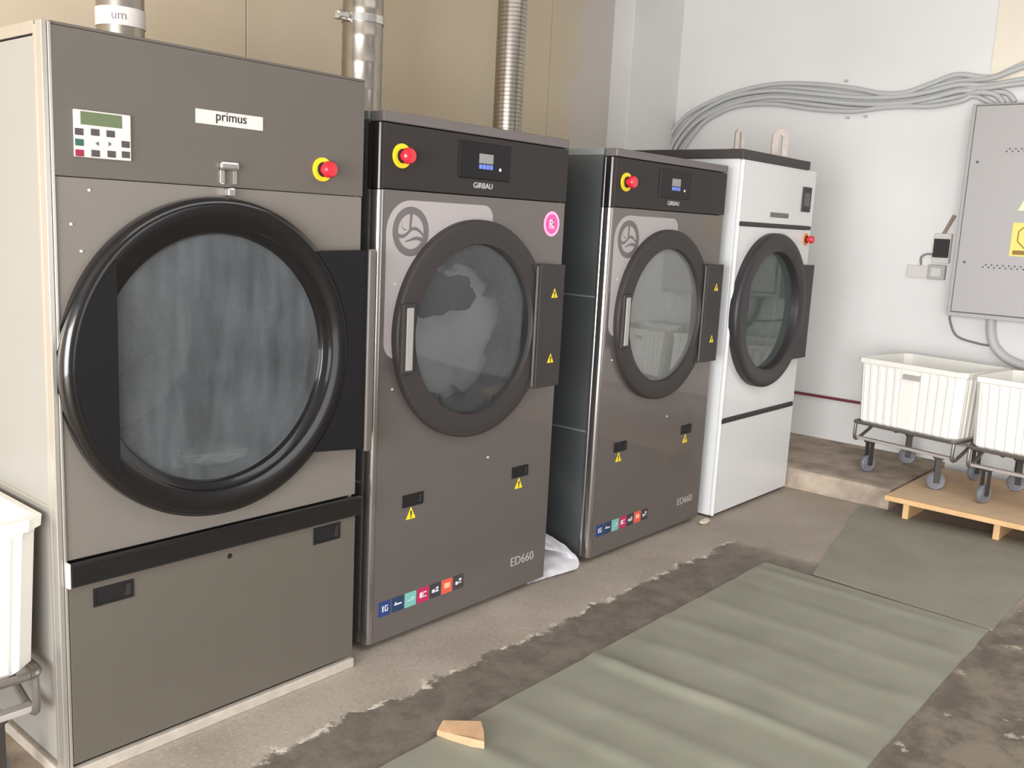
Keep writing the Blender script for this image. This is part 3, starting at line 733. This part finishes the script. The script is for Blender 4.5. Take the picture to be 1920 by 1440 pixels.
# conduit bundle
CBU = thing('conduit_bundle', 'bundle of grey flexible conduits arching along the white wall above the cabinet', 'conduit', (6.5, .9, 2.65))
base = [(1.74, 2.15), (1.72, 2.30), (1.60, 2.47), (1.45, 2.575), (1.20, 2.66), (.89, 2.685), (.57, 2.655), (.265, 2.620), (.06, 2.605), (-.111, 2.605), (-.28, 2.625), (-.451, 2.665)]
ends = [[(-.64, 2.725), (-.83, 2.80), (-1.4, 3.02)], [(-.64, 2.715), (-.83, 2.775), (-1.4, 2.96)], [(-.64, 2.675), (-.83, 2.70), (-1.4, 2.74)], [(-.62, 2.655), (-.83, 2.672), (-1.4, 2.70)],
        [(-.60, 2.635), (-.74, 2.62), (-.80, 2.56)], [(-.57, 2.628), (-.68, 2.61), (-.74, 2.55)], [(-.54, 2.61), (-.62, 2.58), (-.68, 2.545)]]
for i in range(7):
    off = (3-i)*.0235; pts = []
    for j, (y, z) in enumerate(base):
        nx = 0.
        d = (base[min(j+1, len(base)-1)][0]-base[max(j-1, 0)][0], base[min(j+1, len(base)-1)][1]-base[max(j-1, 0)][1]); l_ = math.hypot(*d)
        ny, nz_ = d[1]/l_, -d[0]/l_        # upward normal as y decreases
        sp_ = 1.0+.25*math.sin(j*1.3+i)
        if j in (8, 9): sp_ *= .85
        pts.append((6.495+(.016 if i % 2 else -.012), y+ny*off*sp_, z+nz_*off*sp_))
    for (y, z) in ends[i]: pts.append((6.497-(.02 if i % 2 else 0)+(0 if i < 4 else .0), y, z))
    pts = [(p_[0]-6.5, p_[1]-.9, p_[2]-2.65) for p_ in pts]
    MB().tube(smoothpath(pts, 8), .0165, 10).build('conduit', M_conduit, CBU, True)
sd = MB()
for (y, z) in ((.30, 2.50), (.17, 2.505), (.34, 2.76)): sd.box(6.505, 6.53, y-.012, y+.012, z-.008, z+.008, .003)
sdo = sd.build('conduit_clips', M_conduit, CBU); sdo.location = (-6.5, -.9, -2.65)
tag(MB().tube([(6.512, .75, .452), (6.512, -.75, .448)], .011, 10).build('wall_pipe', M_redpipe, None, True), 'thin dark red pipe running along the white wall behind the carts', 'pipe')

# ------------------------------------------------------------------ laundry carts
def make_cart(label):
    R = thing('laundry_cart', label, 'cart', (0, 0, 0), 0, 'white tub laundry carts')
    L_, D_, zb, zt, fl = .676, .537, .33, .75, .017
    def perim(hx, hy, amp):
        pts = []; cor = .035; n1, n2 = 66, 52
        def seg(p0, p1, n, nrm, lab):
            for i in range(n):
                t = i/n; x = p0[0]+(p1[0]-p0[0])*t; y = p0[1]+(p1[1]-p0[1])*t
                ph = t*(11 if n == n1 else 9)
                d = amp*(1 if (ph % 1) < .5 else -1)*(0 if t < .03 or t > .97 else 1)
                if lab and .42 < t < .58: d = amp
                pts.append((x+nrm[0]*d, y+nrm[1]*d))
        seg((-hx+cor, -hy), (hx-cor, -hy), n1, (0, -1), 1)
        seg((hx, -hy+cor), (hx, hy-cor), n2, (1, 0), 0)
        seg((hx-cor, hy), (-hx+cor, hy), n1, (0, 1), 1)
        seg((-hx, hy-cor), (-hx, -hy+cor), n2, (-1, 0), 0)
        return pts
    m_ = MB(); rings = []
    for (z, hx, hy, amp) in ((zb, L_/2-.01, D_/2-.01, 0.0), (zb+.012, L_/2, D_/2, .003), (zt-.05, L_/2+fl*.85, D_/2+fl*.85, .003), (zt-.035, L_/2+fl, D_/2+fl, 0), (zt-.03, L_/2+fl+.01, D_/2+fl+.01, 0), (zt, L_/2+fl+.012, D_/2+fl+.012, 0), (zt, L_/2+fl-.006, D_/2+fl-.006, 0), (zb+.02, L_/2-.012, D_/2-.012, 0)):
        rings.append([(x, y, z) for x, y in perim(hx, hy, amp)])
    n_ = len(rings[0]); V = [p_ for r_ in rings for p_ in r_]
    F = [(k*n_+i, k*n_+(i+1) % n_, (k+1)*n_+(i+1) % n_, (k+1)*n_+i) for k in range(len(rings)-1) for i in range(n_)]
    F += [tuple(range(n_-1, -1, -1)), tuple(range((len(rings)-1)*n_, len(rings)*n_))]
    m_.raw(V, F); m_.build('tub', M_tub, R)
    MB().box(-.03, .085, -D_/2-fl-.012, -D_/2-fl+.004, zt-.095, zt-.062, .002).build('tub_plate', mat('tub_plate_grey', rgb(176, 170, 164), .5), R)
    fr = MB(); hx, hy, z = L_/2+.008, D_/2+.008, zb-.008
    ring = []
    for (cx_, cy2, a_) in ((hx-.03, -hy+.03, -.5*PI), (hx-.03, hy-.03, 0), (-hx+.03, hy-.03, .5*PI), (-hx+.03, -hy+.03, PI)):
        for i in range(6): t = a_+.5*PI*i/5; ring.append((cx_+.03*math.cos(t), cy2+.03*math.sin(t), z))
    fr.tube(ring+[ring[0]], .012, 8)
    fr.build('frame_rail', M_tube, R, True)
    for sx in (-1, 1):
        x = sx*(hx-.012); lt = MB()
        lt.tube(smoothpath([(x, -hy+.012, z), (x, -hy+.008, z-.05), (x, -hy+.008, z-.095), (x, -hy+.022, z-.116), (x, -hy+.06, z-.112), (x, -hy+.16, z-.07), (x, -hy+.26, z-.02), (x, -hy+.32, z-.006)], 5), .011, 8)
        lt.tube(smoothpath([(x, hy-.012, z), (x, hy-.008, z-.05), (x, hy-.008, z-.095), (x, hy-.022, z-.116), (x, hy-.06, z-.112), (x, hy-.13, z-.07), (x, hy-.20, z-.006)], 5), .011, 8)
        lt.build('leg_tube', M_tube, R, True)
    for sy in (-1, 1):
        y = sy*(hy-.04)
        MB().box(-hx+.01, hx-.01, y-.018, y+.018, z-.117, z-.099, .003).build('cross_bar', mat('pale_steel_bar', rgb(190, 182, 178), .4, .3), R)
    for sx in (-1, 1):
        for sy in (-1, 1):
            x, y = sx*.235, sy*(hy-.04); rw = .056; zt_ = z-.117
            M4_ = Matrix.Translation(Vector((x, y, 0))) @ Matrix.Rotation(1.0+.35*sx*sy, 4, 'Z')
            f_ = MB().box(-.028, .028, -.028, .028, zt_-.010, zt_, .003)
            for dy in (-.020, .020): f_.box(-.016, .020, dy-.0025, dy+.0025, rw-.012, zt_-.010, .002)
            bmesh.ops.transform(f_.b, matrix=M4_, verts=f_.b.verts)
            fo = f_.build('caster', M_fork, R)
            wv = MB().lathe_y([(.012, -.014), (rw*.6, -.015), (rw*.66, -.011), (rw-.006, -.015), (rw, -.008), (rw, .008), (rw-.006, .015), (rw*.66, .011), (rw*.6, .015), (.012, .014), (.012, -.014)], 0, rw, 28)
            bmesh.ops.transform(wv.b, matrix=M4_, verts=wv.b.verts)
            wv.build('wheel', M_wheel, fo, True)
    return R
CT1 = make_cart('white ribbed plastic laundry cart nearest the white dryer, under the grey cabinet')
CT1.location = (5.95, -.666, .133); CT1.rotation_euler = (0, 0, -1.785)
CT2 = copy_tree(CT1); CT2.location = (5.785, -1.41, .133); CT2.rotation_euler = (0, 0, -1.72)
CT2['label'] = 'white ribbed plastic laundry cart on the wooden pallet, cut by the right picture edge'
CT0 = copy_tree(CT1); CT0['label'] = 'white plastic laundry cart against the left side of the largest dryer'
CT0.scale = (1.05, 1.05, 1.05); CT0.rotation_euler = (0, 0, 0)
CT0.location = (.688-.37*1.05, .01+.30*1.05, 0)

# ------------------------------------------------------------------ pallet
PL = thing('wooden_pallet', 'low wooden pallet of plywood on cleats under the laundry carts', 'pallet', (5.28, -.68, 0))
MB().box(0.02, 1.02, -1.75, 0, .110, .132, .003).build('deck_board', M_ply, PL)
MB().box(-.012, .02, -1.76, .0, .104, .134, .004).build('edge_board', M_wood, PL)
for y in (-.10, -.60, -1.10, -1.6):
    MB().box(.03, .98, y-.035, y, 0, .109, .004).build('cleat', M_wood, PL)

# ------------------------------------------------------------------ mats
def mat_surface(name, label, quad, th, ripples, seed, m, nx=140, ny=30):
    """quad corners: a(near left) b(far left) c(far right) d(near right)"""
    a_, b_, c_, d_ = [Vector((p_[0], p_[1], 0)) for p_ in quad]
    V = []
    for i in range(nx+1):
        for j in range(ny+1):
            s_, t_ = i/nx, j/ny
            p_ = (a_*(1-s_)+b_*s_)*(1-t_)+(d_*(1-s_)+c_*s_)*t_
            edge = min(t_, 1-t_)*(ny); e2 = min(s_, 1-s_)*nx
            jit = noise.noise(Vector((p_.x*7+seed, p_.y*7, 0)))*.006
            if edge == 0: p_.y += jit
            if e2 == 0: p_.x += jit
            z = th
            if ripples:
                q = p_.x+(p_.y+.6)*.10
                q = p_.x+noise.noise(Vector((p_.x*1.5, p_.y*2.2, 1)))*.05
                h = noise.noise(Vector((q*4.2+seed, p_.y*.5, 0)))*.12
                for (rx, rh, rw) in ((.9, .4, .05), (1.32, .5, .05), (1.68, .45, .045), (1.95, .3, .04), (2.14, .5, .05), (2.46, 1.0, .040), (2.72, .35, .05), (3.0, .55, .05), (3.28, .3, .05), (3.52, .4, .05), (3.82, .55, .04)):
                    h += rh*math.exp(-((q-rx)/rw)**2)*(.75+.25*math.sin(p_.y*3+rx*9))
                z += max(0, h)*ripples*min(1, .35+edge/6)
            else: z += (noise.noise(Vector((p_.x*2.5, p_.y*2.5, seed)))+.5)*.004
            V.append((p_.x, p_.y, z))
    k = ny+1; F = [(i*k+j, (i+1)*k+j, (i+1)*k+j+1, i*k+j+1) for i in range(nx) for j in range(ny)]
    bd_ = [i*k for i in range(nx+1)]+[nx*k+j for j in range(1, k)]+[i*k+ny for i in range(nx-1, -1, -1)]+[j for j in range(ny-1, 0, -1)]
    n0 = len(V); V += [(V[i][0], V[i][1], .001) for i in bd_]; nb = len(bd_)
    F += [(bd_[i], bd_[(i+1) % nb], n0+(i+1) % nb, n0+i) for i in range(nb)]
    mb = MB().raw(V, F); return tag(mb.build(name, m, None, True), label, 'mat')
def mat_mat(name, a_, b_, dust=None):
    m = wall_mat(name, a_, b_, 3.5, .12, .75)
    return m
M_mat1 = mat_mat('sage_rubber_mat', rgb(138, 136, 121), rgb(148, 146, 131))
M_mat2 = mat_mat('sage_rubber_mat_dusty', rgb(136, 132, 119), rgb(146, 141, 128))
mat_surface('floor_mat', 'long rippled grey green floor mat in the foreground', [(-.6, -.585), (3.95, -.565), (3.915, -1.62), (-.6, -1.66)], .009, .020, 3.3, M_mat1, 260, 36)
mat_surface('floor_mat', 'shorter flat grey green floor mat between the long mat and the pallet', [(3.985, -.80), (5.40, -.50), (5.42, -1.62), (3.93, -1.63)], .006, 0, 8.1, M_mat2, 60, 40)

# ------------------------------------------------------------------ small loose things
# film sheet curling out between dryers 2 and 3
def film():
    nu, nv = 44, 16; V = []
    path = smoothpath([(3.02, .50, .30), (3.05, .36, .24), (3.09, .22, .17), (3.15, .11, .10), (3.175, .045, .05), (3.14, .01, .02), (3.05, .02, .010), (2.95, .045, .008), (2.82, .055, .008)], 6)
    n = len(path)
    for i, p_ in enumerate(path):
        t_ = i/(n-1)
        wdt = .17+.03*math.sin(t_*5)+.05*max(0, t_-.5)
        side = Vector((-.95, .25, .12)) if t_ < .55 else Vector((-.35, .9, 0))
        k_ = min(1, max(0, (t_-.45)/.2)); side = (Vector((-.9, .2, .25))*(1-k_)+Vector((.15, .95, .42))*k_).normalized()
        for j in range(nv+1):
            s_ = j/nv; q = p_+side*wdt*s_
            d = noise.noise(Vector((q.x*16, q.y*16, q.z*16)))*.018
            z = max(.004, q.z+abs(d))
            x = max(q.x+d*.5, 2.93) if (q.y > .02 and z > .022) else q.x
            V.append((x, q.y+d*.3, z))
    k = nv+1
    return MB().raw(V, [(i*k+j, (i+1)*k+j, (i+1)*k+j+1, i*k+j+1) for i in range(n-1) for j in range(nv)])
mf = bpy.data.materials.new('milky_plastic_film'); mf.use_nodes = True
b_ = mf.node_tree.nodes['Principled BSDF']; b_.inputs['Base Color'].default_value = rgb(226, 222, 228); b_.inputs['Roughness'].default_value = .3
b_.inputs['Alpha'].default_value = .82; b_.inputs['Coat Weight'].default_value = .4
tag(film().build('plastic_sheet', mf, None, True), 'crumpled milky plastic sheet on the floor between the two graphite dryers', 'plastic')
# splintered wood piece on the mat edge
wp = MB()
Vt = [(1.62, -.57), (1.66, -.555), (1.705, -.60), (1.735, -.655), (1.70, -.70), (1.665, -.735), (1.645, -.70), (1.63, -.63)]
n = len(Vt); zt = [.030, .042, .038, .050, .046, .040, .044, .036]
wp.raw([(x, y, .012) for x, y in Vt]+[(x*.98+1.675*.02, y*.98-.65*.02, z) for (x, y), z in zip(Vt, zt)], [tuple(range(n-1, -1, -1)), tuple(range(n, 2*n))]+[(i, (i+1) % n, (i+1) % n+n, i+n) for i in range(n)])
wo = wp.build('wood_scrap', mat('scrap_wood', rgb(196, 158, 122), .7, 0, grain=.2, gscale=30), None)
tag(wo, 'splintered scrap of pale wood lying on the edge of the long mat', 'wood')
# rubble by the white dryer foot
bm = bmesh.new(); bmesh.ops.create_icosphere(bm, subdivisions=2, radius=1)
for v in bm.verts:
    v.co *= 1+noise.noise(v.co*2.2)*.4; v.co = Vector((4.30+v.co.x*.05, -.02+v.co.y*.022, .014+v.co.z*.014))
rb = MB(); rb.b.free(); rb.b = bm
tag(rb.build('concrete_chip', mat('chip', rgb(206, 192, 172), .8, 0, grain=.15), None), 'pale chip of rubble on the floor at the foot of the white dryer', 'rubble')
